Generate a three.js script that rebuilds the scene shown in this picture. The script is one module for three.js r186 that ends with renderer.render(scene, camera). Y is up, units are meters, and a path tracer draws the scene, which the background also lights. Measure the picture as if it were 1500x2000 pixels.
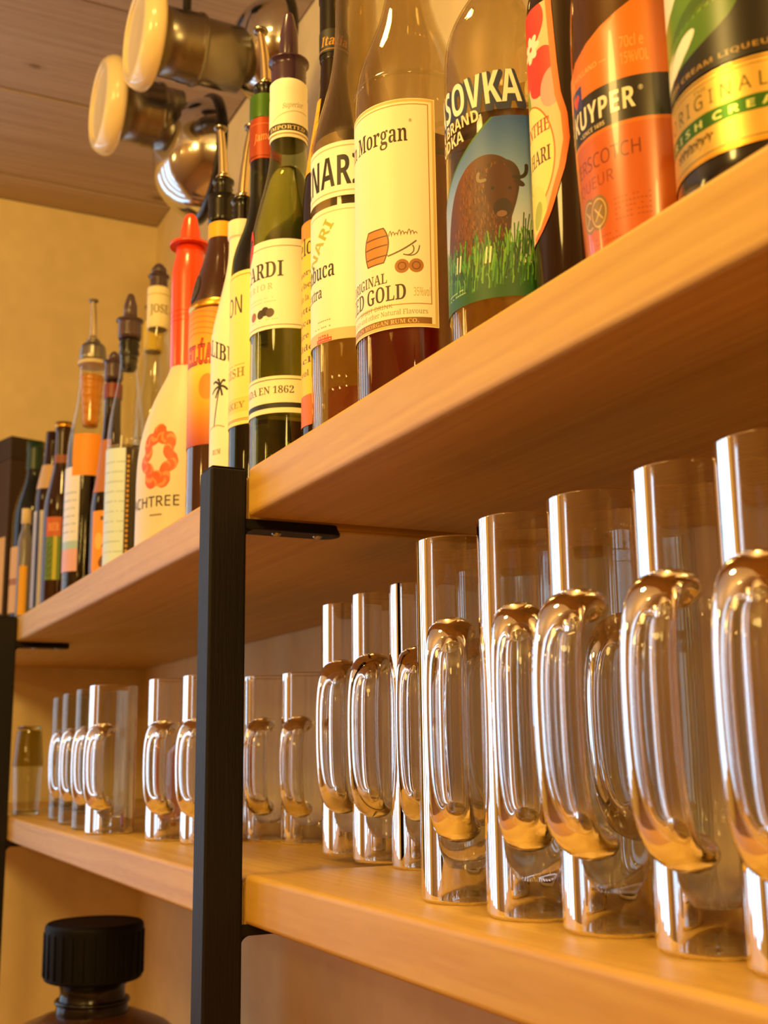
import * as THREE from 'three';
import { RoundedBoxGeometry } from 'three/addons/geometries/RoundedBoxGeometry.js';
import { mergeGeometries } from 'three/addons/utils/BufferGeometryUtils.js';
import { RectAreaLightUniformsLib } from 'three/addons/lights/RectAreaLightUniformsLib.js';

// ───────────── camera, sky, lights, exposure ─────────────
const scene = new THREE.Scene();
const camera = new THREE.PerspectiveCamera(47.094, 0.75, 0.05, 40);
camera.position.set(0, 0.08934, 0.30857);
camera.quaternion.setFromRotationMatrix(new THREE.Matrix4().makeBasis(
  new THREE.Vector3(0.44388664, -0.01247718, -0.89599608),
  new THREE.Vector3(0.18266458, 0.9801676, 0.0768448),
  new THREE.Vector3(0.87726752, -0.19777713, 0.43736244)));
camera.focus = 0.8;
camera.userData.fStop = 11;

const renderer = new THREE.WebGLRenderer({ antialias: true });
renderer.toneMapping = THREE.LinearToneMapping;
renderer.toneMappingExposure = 0.96;
renderer.shadowMap.enabled = true;
RectAreaLightUniformsLib.init();

const SKY = [0.5, 0.72, 1.0], SKY_LEVEL = 1.2;
scene.background = new THREE.Color().setRGB(...SKY);
scene.backgroundIntensity = SKY_LEVEL;
const WINDOW_LEVEL = 3.2, WINDOW_TINT = [0.42, 0.70, 1.0];
const LAMP_TINT = [1.0, 0.64, 0.165];
const DOWNLIGHT = 1.1;
const LAMPS = [[-0.40, 1.0, 1.10, 1.5, 0.13, 23], [-1.75, 0.95, 1.25, 0.3, 0.07, 14], [1.1, 0.9, 0.85, 3.5, 0.1, 20], [-0.9, 0.85, 2.0, 0.12, 0.03, 50], [-0.2, 0.85, 2.0, 0.12, 0.03, 50], [0.5, 0.85, 1.9, 0.12, 0.03, 50]];
// daylight entering through the two window openings
const PANES = [[0.30, 0.44], [0.64, 0.80], [1.02, 1.24], [1.44, 1.74]];   // from z to z along the end wall
for (const [a, b] of PANES) {
  const day = new THREE.RectAreaLight(new THREE.Color().setRGB(...WINDOW_TINT), WINDOW_LEVEL, b - a, 1.56);
  day.name = 'window_daylight'; day.position.set(-2.48, 0.38, (a + b) / 2); day.rotation.y = Math.PI * 1.5; scene.add(day);
}

// ───────────── helpers ─────────────
const V = (x, y, z) => new THREE.Vector3(x, y, z);
let seed = 7;
const rnd = () => { seed = (seed * 1664525 + 1013904223) >>> 0; return seed / 4294967296; };
const used = {};
function numbered(n) { used[n] = (used[n] ?? -1) + 1; return used[n] ? n + '_' + String(used[n]).padStart(3, '0') : n; }
function shade(o) { o.castShadow = true; o.receiveShadow = true; return o; }
function thing(name, label, category, pos = [0, 0, 0], turn = 0, group) {
  const o = new THREE.Group(); o.name = numbered(name); o.position.set(...pos); o.rotation.y = turn;
  o.userData = { label, category }; if (group) o.userData.group = group;
  scene.add(o); return o;
}
function part(name, geo, mat, parent, label) {
  const m = shade(new THREE.Mesh(geo, mat)); m.name = name; if (label) m.userData.label = label;
  parent.add(m); return m;
}
function struct(name, geo, mat) {
  const m = shade(new THREE.Mesh(geo, mat)); m.name = name; m.userData = { kind: 'structure' }; scene.add(m); return m;
}
const S = (c) => new THREE.Color(c);
const std = (color, rough = 0.6, o = {}) => new THREE.MeshPhysicalMaterial({ color: S(color), roughness: rough, ...o });
const pane = (color = '#ffffff', rough = 0.0, o = {}) => new THREE.MeshPhysicalMaterial({ color: S(color), roughness: rough, transmission: 1, thickness: 0, ior: 1.5, ...o });
const solid = (color = '#ffffff', ior = 1.5, o = {}) => new THREE.MeshPhysicalMaterial({ color: S(color), roughness: 0.0, transmission: 1, thickness: 0.02, ior, ...o });

// smooth value noise
function hash(x, y, s) { let h = Math.imul(x, 374761393) ^ Math.imul(y, 668265263) ^ Math.imul(s, 2147483647 ^ 0x5bd1e995); h = Math.imul(h ^ (h >>> 13), 1274126177); return ((h ^ (h >>> 16)) >>> 0) / 4294967296; }
function vnoise(x, y, s, px, py) {
  const xi = Math.floor(x), yi = Math.floor(y), fx = x - xi, fy = y - yi;
  const w = (t) => t * t * (3 - 2 * t), m = (a, b) => ((a % b) + b) % b;
  const g = (i, j) => hash(m(xi + i, px), m(yi + j, py), s);
  const a = g(0, 0) + (g(1, 0) - g(0, 0)) * w(fx), b = g(0, 1) + (g(1, 1) - g(0, 1)) * w(fx);
  return a + (b - a) * w(fy);
}
function dataTexture(w, h, f, srgb = true) {
  const d = new Uint8Array(w * h * 4);
  for (let j = 0; j < h; j++) for (let i = 0; i < w; i++) {
    const c = f(i / w, j / h); const k = (j * w + i) * 4;
    for (let n = 0; n < 3; n++) d[k + n] = Math.max(0, Math.min(255, c[n]));
    d[k + 3] = 255;
  }
  const t = new THREE.DataTexture(d, w, h);
  t.wrapS = t.wrapT = THREE.RepeatWrapping; t.magFilter = THREE.LinearFilter; t.minFilter = THREE.LinearFilter;
  if (srgb) t.colorSpace = THREE.SRGBColorSpace;
  t.needsUpdate = true; return t;
}
// wood: grain runs along u; one texture tile is 1 m x 0.5 m
function woodTexture(base, dark, knots, s) {
  return dataTexture(1024, 512, (u, v) => {
    const warp = vnoise(u * 4, v * 6, s, 4, 6) * 0.05 + vnoise(u * 14, v * 20, s + 9, 14, 20) * 0.008;
    let g = vnoise(u * 2, (v + warp) * 60, s + 1, 2, 60) * 0.3 + vnoise(u * 4, (v + warp * 0.6) * 150, s + 2, 4, 150) * 0.5 + vnoise(u * 50, v * 250, s + 3, 50, 250) * 0.2;
    g = Math.pow(g, 1.2) * 0.9 + vnoise(u * 2, v * 4, s + 5, 2, 4) * 0.2;
    let c = base.map((b, n) => b + (dark[n] - b) * Math.min(1, g));
    for (const [ku, kv, kr] of knots) {
      const dx = (u - ku), dy = (v - kv) * 0.5 * 1.7, d = Math.sqrt(dx * dx + dy * dy) / kr;
      const ring = d < 1 ? 0.75 - 0.3 * d : Math.max(0, 1 - (d - 1) / 1.5) * 0.28 * (0.6 + 0.4 * Math.sin(d * 16));
      c = c.map((x, n) => x * (1 - ring * [0.45, 0.55, 0.6][n]));
    }
    return c;
  });
}
const shelfWood = woodTexture([212, 174, 86], [184, 138, 58], [], 3);
const ceilWood = woodTexture([196, 177, 158], [166, 141, 118], [[0.2, 0.3, 0.012], [0.62, 0.72, 0.016], [0.85, 0.2, 0.009], [0.42, 0.86, 0.007]], 11);
const bumps = dataTexture(256, 256, (u, v) => { const g = 255 * (0.5 * vnoise(u * 24, v * 24, 41, 24, 24) + 0.5 * vnoise(u * 80, v * 80, 42, 80, 80)); return [g, g, g]; }, false);
const plasterTone = dataTexture(256, 256, (u, v) => { const g = 0.94 + 0.06 * vnoise(u * 6, v * 6, 51, 6, 6) + 0.03 * (vnoise(u * 40, v * 40, 52, 40, 40) - 0.5); return [236 * g, 216 * g, 168 * g]; });
const M = {
  wood: new THREE.MeshPhysicalMaterial({ map: shelfWood, roughness: 0.5, bumpMap: bumps, bumpScale: 0.0003 }),
  ceil: new THREE.MeshPhysicalMaterial({ map: ceilWood, roughness: 0.6 }),
  plaster: new THREE.MeshStandardMaterial({ map: plasterTone, roughness: 0.85, bumpMap: bumps, bumpScale: 0.0015 }),
  floor: std('#8a5e38', 0.6), counter: std('#c08a48', 0.5), farWall: std('#a88458', 0.85),
  steel: std('#171416', 0.55, { specularIntensity: 0.45, bumpMap: bumps, bumpScale: 0.0002 }),
  screw: std('#b7b2a8', 0.3, { metalness: 1 }),
  chrome: std('#d9dadd', 0.12, { metalness: 1 }),
  brushed: std('#8f8a82', 0.3, { metalness: 1 }),
  darkRim: std('#1d1a1a', 0.25),
  cream: std('#f3dfae', 0.25, { clearcoat: 0.6, clearcoatRoughness: 0.1 }),
  blackGloss: std('#0c0b0c', 0.18), blackMatt: std('#0b0a0b', 0.6, { specularIntensity: 0.35 }),
  clear: pane('#f4f5ee'), thick: pane('#ece6d6'), glass: solid('#ffffff'),
  water: solid('#fbfaf0', 1.33, { thickness: 0.05 }),
  rum: solid('#ffffff', 1.34, { thickness: 0.05, attenuationColor: S('#b4480a'), attenuationDistance: 0.045 }),
  paleLiquid: solid('#ffffff', 1.34, { thickness: 0.05, attenuationColor: S('#c9a83a'), attenuationDistance: 0.06 }),
  brownGlass: std('#1a0b05', 0.05), greenBlack: std('#0c130d', 0.06), brownTint: std('#37160a', 0.06, { clearcoat: 1 }),
  purple: std('#4d3450', 0.2, { transmission: 0.25, thickness: 0.003 }), greyPurple: std('#5e4a52', 0.2, { transmission: 0.3, thickness: 0.003 }),
  gold: std('#d8a545', 0.28, { metalness: 1 }), spout: std('#d6c7a2', 0.14, { metalness: 1 }),
};

// uv in metres by the face's main direction
function metreUV(g, tile = [1, 0.5], off = [0, 0], grain = 'x') {
  const p = g.attributes.position, n = g.attributes.normal, uv = new Float32Array(p.count * 2);
  for (let i = 0; i < p.count; i++) {
    const a = [Math.abs(n.getX(i)), Math.abs(n.getY(i)), Math.abs(n.getZ(i))], x = p.getX(i), y = p.getY(i), z = p.getZ(i);
    let u, v;
    if (grain === 'x') { if (a[0] > a[1] && a[0] > a[2]) { u = z; v = y; } else if (a[1] > a[2]) { u = x; v = z; } else { u = x; v = y; } }
    else { if (a[2] > a[0] && a[2] > a[1]) { u = x; v = y; } else if (a[1] > a[0]) { u = z; v = x; } else { u = z; v = y; } }
    uv[2 * i] = u / tile[0] + off[0]; uv[2 * i + 1] = v / tile[1] + off[1];
  }
  g.setAttribute('uv', new THREE.BufferAttribute(uv, 2)); return g;
}
function box(x0, x1, y0, y1, z0, z1, r = 0) {
  const g = r ? new RoundedBoxGeometry(x1 - x0, y1 - y0, z1 - z0, 3, r) : new THREE.BoxGeometry(x1 - x0, y1 - y0, z1 - z0);
  return g.translate((x0 + x1) / 2, (y0 + y1) / 2, (z0 + z1) / 2);
}
// profile in millimetres [radius, height, corner rounding] -> points in metres
function prof(pts, steps = 5) {
  const out = [];
  pts.forEach(([r, h, c], i) => {
    if (!c || i === 0 || i === pts.length - 1) { out.push(new THREE.Vector2(r / 1000, h / 1000)); return; }
    const P = new THREE.Vector2(r, h), A = new THREE.Vector2(pts[i - 1][0], pts[i - 1][1]), B = new THREE.Vector2(pts[i + 1][0], pts[i + 1][1]);
    const a = P.clone().add(A.clone().sub(P).setLength(Math.min(c, A.distanceTo(P) * 0.49))), b = P.clone().add(B.clone().sub(P).setLength(Math.min(c, B.distanceTo(P) * 0.49)));
    for (let k = 0; k <= steps; k++) {
      const t = k / steps;
      out.push(new THREE.Vector2(((1 - t) ** 2 * a.x + 2 * t * (1 - t) * P.x + t * t * b.x) / 1000, ((1 - t) ** 2 * a.y + 2 * t * (1 - t) * P.y + t * t * b.y) / 1000));
    }
  });
  return out;
}
const lathe = (pts, seg = 56) => new THREE.LatheGeometry(prof(pts), seg);
const inner = (pts) => lathe(pts.filter((p) => p[0] > 0).map(([r, h, c]) => [r - 1.4, Math.max(h, 5), c]));
function radiusAt(pts, h) { // radius in mm of a polyline profile at height h
  const p = prof(pts).map((v) => [v.x * 1000, v.y * 1000]);
  for (let i = p.length - 1; i > 0; i--) if ((p[i - 1][1] <= h && h <= p[i][1])) { const d = p[i][1] - p[i - 1][1]; return d < 1e-6 ? p[i][0] : p[i - 1][0] + (p[i][0] - p[i - 1][0]) * (h - p[i - 1][1]) / d; }
  return p[p.length - 1][0];
}
// A printed label: arc positions s in mm (0 faces the bottle's own front), heights h in mm.
// shape(h) may give the [s0, s1] of the paper's outline at that height.
function label(parent, pts, { name = 'label', s0, s1, h0, h1, k = 5, draw, shape, mat = {}, lift = 0.5, rows }) {
  const c = document.createElement('canvas'); c.width = Math.min(2048, Math.round((s1 - s0) * k)); c.height = Math.min(2048, Math.round((h1 - h0) * k));
  const x = c.getContext('2d'); x.setTransform(k, 0, 0, k, -s0 * k, h1 * k); draw(x);
  const t = new THREE.CanvasTexture(c); t.colorSpace = THREE.SRGBColorSpace;
  const R = radiusAt(pts, (h0 + h1) / 2), nh = rows ?? (shape ? 40 : Math.max(4, Math.round((h1 - h0) / 8))), ns = shape ? 80 : 40;
  const pos = [], uv = [], idx = [];
  for (let j = 0; j <= nh; j++) {
    const h = h0 + (h1 - h0) * j / nh, r = radiusAt(pts, h) + lift, [a, b] = shape ? shape(h) : [s0, s1];
    for (let i = 0; i <= ns; i++) {
      const s = Math.min(b, Math.max(a, s0 + (s1 - s0) * i / ns)), f = s / R;
      pos.push(r * Math.sin(f) / 1000, h / 1000, r * Math.cos(f) / 1000); uv.push((s - s0) / (s1 - s0), (h - h0) / (h1 - h0));
    }
  }
  for (let j = 0; j < nh; j++) for (let i = 0; i < ns; i++) { const a = j * (ns + 1) + i, b = a + ns + 1; idx.push(a, a + 1, b, a + 1, b + 1, b); }
  const g = new THREE.BufferGeometry(); g.setAttribute('position', new THREE.Float32BufferAttribute(pos, 3)); g.setAttribute('uv', new THREE.Float32BufferAttribute(uv, 2)); g.setIndex(idx); g.computeVertexNormals();
  return part(name, g, new THREE.MeshPhysicalMaterial({ map: t, roughness: 0.5, side: THREE.DoubleSide, ...mat }), parent);
}
function rect(c, s0, s1, h0, h1, col) { c.fillStyle = col; c.fillRect(s0, -h1, s1 - s0, h1 - h0); }
// text fitted between s0 and s1, standing on height h, capital height size
function txt(c, str, s0, s1, h, size, font, col, { outline, ow = 1, gap = 0, slant = 0, rise = 0 } = {}) {
  c.save(); c.font = font.replace('$', '100px'); c.textBaseline = 'alphabetic';
  const w = c.measureText(str).width, fx = (s1 - s0) / w, fy = size / 72;
  c.transform(fx, -rise * fx, -slant * fy, fy, s0, -h);
  if (outline) { c.lineWidth = ow / fy; c.strokeStyle = outline; c.lineJoin = 'round'; c.strokeText(str, 0, 0); }
  c.fillStyle = col; c.fillText(str, 0, 0); c.restore();
}
const SB = 'bold $ serif', SR = '$ serif', GB = 'bold $ sans-serif', GR = '$ sans-serif';
function lines(c, s0, s1, h, n, step, col, lw = 0.5) { c.strokeStyle = col; c.lineWidth = lw; for (let i = 0; i < n; i++) { c.beginPath(); for (let s = s0; s < s1; s += 2) { if (rnd() > 0.2) { c.moveTo(s, -(h - i * step)); c.lineTo(s + 1.3, -(h - i * step)); } } c.stroke(); } }

// ───────────── room ─────────────
const YU = 0.31, YL = 0, TU = 0.0406, TL = 0.036, DROP = 0.006, BACK = -0.36, END = -2.5, FRONT = 2.4, RIGHT = 2.6, CEIL = 1.28, FLOOR = -1.25;
struct('floor', metreUV(box(END - 0.2, RIGHT + 0.2, FLOOR - 0.2, FLOOR, BACK - 0.2, FRONT + 0.2)), M.floor);
struct('wall_back', metreUV(box(END - 0.2, RIGHT + 0.2, FLOOR, CEIL, BACK - 0.2, BACK), [1, 1]), M.plaster);
struct('wall_right', box(RIGHT, RIGHT + 0.2, FLOOR, CEIL, BACK, FRONT), M.farWall);
struct('wall_front', box(END - 0.2, RIGHT + 0.2, FLOOR, CEIL, FRONT, FRONT + 0.2), M.farWall);
{ // end wall with its window openings
  const e = [box(END - 0.2, END, FLOOR, -0.4, BACK, FRONT), box(END - 0.2, END, 1.16, CEIL, BACK, FRONT)];
  const edges = [BACK, ...PANES.flat(), FRONT];
  for (let i = 0; i < edges.length; i += 2) e.push(box(END - 0.2, END, -0.4, 1.16, edges[i], edges[i + 1]));
  struct('wall_left', metreUV(mergeGeometries(e), [1, 1]), M.plaster);
  PANES.forEach(([a, b], i) => {
    const w = new THREE.Group(), h = (b - a) / 2; w.name = 'window_' + (i + 1); w.userData = { kind: 'structure' }; w.position.set(END - 0.08, 0.38, (a + b) / 2); w.rotation.y = Math.PI / 2; scene.add(w);
    part('window_frame', mergeGeometries([box(-h, h, -0.78, -0.75, -0.02, 0.02), box(-h, h, 0.75, 0.78, -0.02, 0.02), box(-h, -h + 0.012, -0.75, 0.75, -0.02, 0.02), box(h - 0.012, h, -0.75, 0.75, -0.02, 0.02)]), M.counter, w);
    part('window_pane', box(-h + 0.012, h - 0.012, -0.75, 0.75, -0.001, 0.001), M.clear, w);
  });
}
{ // plank ceiling, boards running across the shelves
  const c = new THREE.Group(); c.name = 'ceiling'; c.userData = { kind: 'structure' }; scene.add(c);
  part('ceiling_backing', box(END - 0.2, RIGHT + 0.2, CEIL + 0.02, CEIL + 0.2, BACK - 0.2, FRONT + 0.2), M.counter, c);
  const cuts = [END, -2.386, -2.05];
  for (let x = -1.73; x < RIGHT; x += 0.32) cuts.push(x);
  cuts.push(RIGHT);
  for (let i = 0; i + 1 < cuts.length; i++) {
    const a = cuts[i] + 0.002, b = cuts[i + 1] - 0.002, up = (i * 37 % 5) * 0.0006;
    part('ceiling_plank', metreUV(box(a, b, CEIL + up, CEIL + 0.02, BACK, FRONT, 0.003), [1.2, 0.6], [i * 0.37 + 0.1, i * 0.23], 'z'), M.ceil, c);
  }
}
// counter under the shelves
{ const t = thing('bar_counter', 'brown back bar counter running under the shelves', 'counter');
  part('worktop', metreUV(box(END + 0.003, RIGHT - 0.003, -0.56, -0.52, BACK + 0.003, 0.42, 0.004)), M.counter, t);
  part('cabinet', box(END + 0.003, RIGHT - 0.003, FLOOR, -0.56, BACK + 0.003, 0.05), M.counter, t); }

// ───────────── shelves and posts ─────────────
const board = (x0, x1, top, th, off) => metreUV(box(x0, x1, top - th, top, BACK + 0.002, 0, 0.0045), [1, 0.5], off);
function shelf(label, geo) { const t = thing('shelf_board', label, 'shelf'); part('board', geo, M.wood, t); return t; }
shelf('upper wooden shelf board carrying the large near bottles', board(-0.86, 1.6, YU, TU, [0.1, 0.13]));
shelf('upper wooden shelf board beyond the middle post, under the far bottles', board(END + 0.003, -0.863, YU - DROP, TU, [0.5, 0.61]));
shelf('lower wooden shelf board under the near row of tall glass mugs', board(-0.859, 1.6, YL, TL, [0.3, 0.37]));
shelf('lower wooden shelf board beyond the middle post, under the small far mugs', board(END + 0.003, -0.863, YL - DROP, TL, [0.73, 0.83]));
function post(x, label, drop) {
  const t = thing('shelf_post', label, 'post', [x, -0.52, 0]);
  part('upright', box(-0.028, 0, 0, 0.828 - drop, 0.0005, 0.0305, 0.0022), M.steel, t);
  part('end_cap', box(-0.0265, -0.0015, 0.828 - drop, 0.8295 - drop, 0.002, 0.029, 0.0006), M.blackMatt, t);
  for (const yb of [YU - TU - drop, YL - TL - drop]) {
    const s = new THREE.Shape(); const w = 0.024, L = 0.086;
    s.moveTo(-w / 2, 0); s.lineTo(w / 2, 0); s.lineTo(w / 2, L - w / 2); s.absarc(0, L - w / 2, w / 2, 0, Math.PI, false); s.lineTo(-w / 2, 0);
    const g = new THREE.ExtrudeGeometry(s, { depth: 0.006, bevelEnabled: true, bevelThickness: 0.001, bevelSize: 0.0008, bevelSegments: 2, curveSegments: 12 });
    g.rotateX(-Math.PI / 2).translate(-0.014, yb + 0.52 - 0.0075, 0.002);
    const b = part('bracket', g, M.steel, t);
    for (const z of [-0.03, -0.066]) part('screw', new THREE.SphereGeometry(0.0042, 14, 8, 0, Math.PI * 2, Math.PI / 2, Math.PI / 2).scale(1, 0.6, 1).translate(-0.014, yb + 0.52 - 0.0082, z), M.screw, b);
    part('weld_fillet', new THREE.ExtrudeGeometry((() => { const q = new THREE.Shape(); q.moveTo(0, 0); q.lineTo(0.008, 0); q.quadraticCurveTo(0.001, -0.001, 0, -0.008); q.lineTo(0, 0); return q; })(), { depth: 0.02, bevelEnabled: false }).rotateY(Math.PI / 2).translate(-0.024, yb + 0.52 - 0.0085, 0.0006), M.steel, t);
  }
}
post(-0.86, 'black square steel shelf post standing in the middle of the picture', 0);
post(-1.928, 'black square steel shelf post at the far end of the shelves', DROP);

// ───────────── glass mugs ─────────────
function sweep(path, n, m, ax, ay) { // elliptical bar along a planar curve in x (out) and y
  const pos = [], idx = [];
  for (let i = 0; i <= n; i++) {
    const t = i / n, p = path.getPoint(t), d = path.getTangent(t), nx = -d.y, ny = d.x;
    const grow = 1 + 0.35 * (Math.pow(1 - Math.min(1, t / 0.16), 2) + Math.pow(1 - Math.min(1, (1 - t) / 0.16), 2));
    for (let j = 0; j < m; j++) { const a = j / m * Math.PI * 2, u = Math.cos(a) * ay * grow, w = Math.sin(a) * ax * (0.85 + 0.15 * grow); pos.push(p.x + nx * u, p.y + ny * u, w); }
  }
  for (let i = 0; i < n; i++) for (let j = 0; j < m; j++) { const a = i * m + j, b = i * m + (j + 1) % m, c = a + m, d = b + m; idx.push(a, c, b, b, c, d); }
  const s = pos.length / 3; const p0 = path.getPoint(0), p1 = path.getPoint(1); pos.push(p0.x, p0.y, 0, p1.x, p1.y, 0);
  for (let j = 0; j < m; j++) { idx.push(s, j, (j + 1) % m); idx.push(s + 1, n * m + (j + 1) % m, n * m + j); }
  const g = new THREE.BufferGeometry(); g.setAttribute('position', new THREE.Float32BufferAttribute(pos, 3)); g.setIndex(idx); g.computeVertexNormals(); return g;
}
function mugParts(R, H, hy0, hy1, out) {
  const w = 1.5, wall = lathe([[0, 19], [R - w - 9, 19], [R - w, 30, 10], [R - w, H - 1.2], [R - w / 2, H, 1], [R, H - 1.2], [R, 3], [R - 1.5, 0.4], [0, 0.4]]);
  const foot = lathe([[0, 0.4], [R - 5, 0.4], [R - 0.3, 2, 2], [R - 0.3, 22], [R - w - 1, 24], [R - w - 6, 18.4, 6], [0, 18]]);
  const r = R / 1000, o = out / 1000, a = hy0 / 1000, b = hy1 / 1000;
  const path = new THREE.CubicBezierCurve3 ? new THREE.CurvePath() : null;
  const P = (x, y) => new THREE.Vector2(x, y);
  path.add(new THREE.CubicBezierCurve(P(r - 0.0015, b), P(r + o * 0.75, b + 0.004), P(r + o, b - 0.012), P(r + o, b - (b - a) * 0.42)));
  path.add(new THREE.CubicBezierCurve(P(r + o, b - (b - a) * 0.42), P(r + o, a + (b - a) * 0.22), P(r + o * 0.8, a - 0.002), P(r - 0.0015, a)));
  return [wall, foot, sweep(path, 44, 20, 0.0125, 0.0068)];
}
const tallMug = mugParts(27.5, 218, 44, 158, 34), smallMug = mugParts(29, 176, 36, 122, 30);
const GF = 'tall glass mugs in the front row';
function mug(kind, x, y, z, deg, label, group) { // deg: direction of the handle from +x towards +z
  const rich = !/seen through|in the far line|farthest small/.test(label);
  const t = thing('glass_mug', label, 'mug', [x, y, z], -deg * Math.PI / 180, group), g = kind === 'tall' ? tallMug : smallMug;
  part('body', g[0], rich ? M.glass : M.clear, t); if (!rich) part('foot', g[1], M.glass, t); part('handle', g[2], M.glass, t);
  return t;
}
const GB2 = 'tall glass mugs in the second row', GS = 'small glass mugs on the far board';
mug('tall', -0.3655, YL, -0.0640, 62, 'nearest tall handled glass mug, cut by the picture edge, front row', GF);
mug('tall', -0.4240, YL, -0.0654, 62, 'second tall handled glass mug of the front row counted from the nearest', GF);
mug('tall', -0.4946, YL, -0.0646, 59, 'middle one of the five tall handled glass mugs in the front row', GF);
mug('tall', -0.5590, YL, -0.0599, 40, 'fourth tall handled glass mug of the front row counted from the nearest', GF);
mug('tall', -0.6370, YL, -0.0617, 39, 'farthest tall handled glass mug of the front row, at its end', GF);
mug('tall', -0.8240, YL, -0.1360, 37, 'tall glass mug set back just beyond the end of the front row', GB2);
mug('tall', -0.8900, YL, -0.1337, 43, 'middle one of three set-back tall glass mugs near the middle post', GB2);
mug('tall', -0.9654, YL, -0.1389, 43, 'set-back tall glass mug closest to the middle post, standing over the board joint', GB2);
mug('tall', -0.7400, YL, -0.150, 60, 'tall glass mug in the second row seen through the farthest front mug', GB2);
mug('tall', -0.6400, YL, -0.152, 60, 'tall glass mug in the second row seen through the fourth front mug', GB2);
mug('tall', -0.5600, YL, -0.150, 64, 'tall glass mug in the second row seen through the middle front mug', GB2);
const yf = YL - DROP;
mug('small', -1.1738, yf, -0.1836, 40, 'small glass mug beside the middle post, nearer of two in the back', GS);
mug('small', -1.2370, yf, -0.1640, 36, 'small glass mug half hidden behind the middle post', GS);
mug('small', -1.2402, yf, -0.0950, 40, 'small glass mug partly covered by the near side of the middle post', GS);
mug('small', -1.3144, yf, -0.0777, 36, 'second small glass mug beyond the middle post, with its handle towards the room', GS);
mug('small', -1.4564, yf, -0.0428, 34, 'third small glass mug beyond the middle post, in front of the orange bottle', GS);
mug('small', -1.5524, yf, -0.0470, 32, 'fourth small glass mug in the far line beyond the middle post', GS);
mug('small', -1.6723, yf, -0.0540, 30, 'fifth small glass mug in the far line beyond the middle post', GS);
mug('small', -1.7953, yf, -0.0640, 30, 'farthest small glass mug of the line, next to the stacked tumblers', GS);
{ // tumblers stacked mouth to foot
  const g = [lathe([[0, 6], [17, 6], [21.5, 74], [22.5, 75], [23.5, 74], [20, 2]]), lathe([[0, 0.3], [19, 0.3], [19.6, 2], [19.9, 7], [0, 6.8]])];
  const a = thing('tumbler', 'lower of two stacked glass tumblers at the far end of the lower shelf', 'tumbler', [-1.975, yf, -0.034], 0, 'stacked tumblers');
  part('body', g[0], M.clear, a); part('foot', g[1], M.glass, a);
  const b = thing('tumbler', 'upper greenish glass tumbler standing upside down on another tumbler', 'tumbler', [-1.975, yf + 0.0752, -0.034], 0, 'stacked tumblers');
  const gm = pane('#c8c27a');
  part('body', lathe([[23, 0.2], [23.8, 1], [19, 56], [0, 58]]), gm, b); part('foot', lathe([[0, 58.2], [18.6, 58.2], [18.4, 63], [0, 63]]), solid('#dcd79a'), b);
}
{ const t = thing('syrup_bottle', 'small orange bottle standing behind the small far mugs', 'bottle', [-1.52, yf, -0.155]);
  part('body', lathe([[0, 0], [21, 0], [22, 3], [22, 96, 8], [9, 116, 6], [9, 128], [0, 128]]), std('#b5571c', 0.15, { clearcoat: 1 }), t);
  part('cap', lathe([[0, 128.2], [11, 128.2], [11, 140], [0, 141]]), std('#a8321a', 0.4), t); }

// ───────────── pourers ─────────────
function steelPourer(t, h, lean = 0, len = 85, corkR = 11, cork = M.blackGloss) {
  const rib = []; rib.push([0, h - 12], [corkR * 0.8, h - 12]); for (let i = 0; i < 4; i++) rib.push([corkR + 1, h - 6 + i * 6], [corkR - 0.5, h - 3 + i * 6]);
  rib.push([corkR + 2, h + 19], [corkR + 2, h + 22], [corkR * 0.7, h + 24], [0, h + 24]);
  const p = part('pourer', lathe(rib, 32), cork, t, 'dark ribbed stopper');
  const c = new THREE.QuadraticBezierCurve3(V(0, (h + 22) / 1000, 0), V(lean * 0.15, (h + 22 + len * 0.55) / 1000, 0), V(lean, (h + 22 + len) / 1000, 0));
  const tube = new THREE.TubeGeometry(c, 20, 0.0048, 16, false), pos = tube.attributes.position;
  for (let i = 0; i < pos.count; i++) { const f = (pos.getY(i) - (h + 22) / 1000) / (len / 1000), cx = c.getPoint(Math.min(1, Math.max(0, f))).x, k = 1.25 - 0.45 * f; pos.setX(i, cx + (pos.getX(i) - cx) * k); pos.setZ(i, pos.getZ(i) * k); }
  tube.computeVertexNormals();
  part('spout', tube, M.spout, p, 'bright steel spout');
  part('collar', lathe([[0, h + 23], [corkR * 0.95, h + 23], [corkR * 0.8, h + 28, 2], [5, h + 31], [0, h + 31]], 32), M.spout, p);
  const tip = part('spout_tip', lathe([[3, 0], [7, 1], [8, 4], [4, 6]], 20).translate(lean, (h + 22 + len) / 1000 - 0.002, 0), M.brushed, p);
  return tip;
}
function plasticPourer(t, h, mat, r = 15, skirt = 30, cone = 44, coneR = 8) {
  const rib = [[0, h - 6], [r - 2, h - 6]]; for (let i = 0; i < 4; i++) rib.push([r, h + i * skirt / 5], [r - 0.9, h + (i + 0.5) * skirt / 5]);
  rib.push([r, h + skirt - 3], [r + 2.6, h + skirt - 2], [r + 2.6, h + skirt], [0, h + skirt]);
  const p = part('pourer_cap', lathe(rib, 40), mat, t);
  part('pourer_nose', lathe([[0, h + skirt], [coneR, h + skirt], [coneR * 0.96, h + skirt + cone * 0.55], [coneR * 0.45, h + skirt + cone, 5], [0, h + skirt + cone + 1]], 32), mat, p);
}
function bottle(name, lab, x, z, turn, far) { return thing(name, lab, 'bottle', [x, far ? YU - DROP : YU, z], turn); }
const paper = '#fbeec2';

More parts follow.
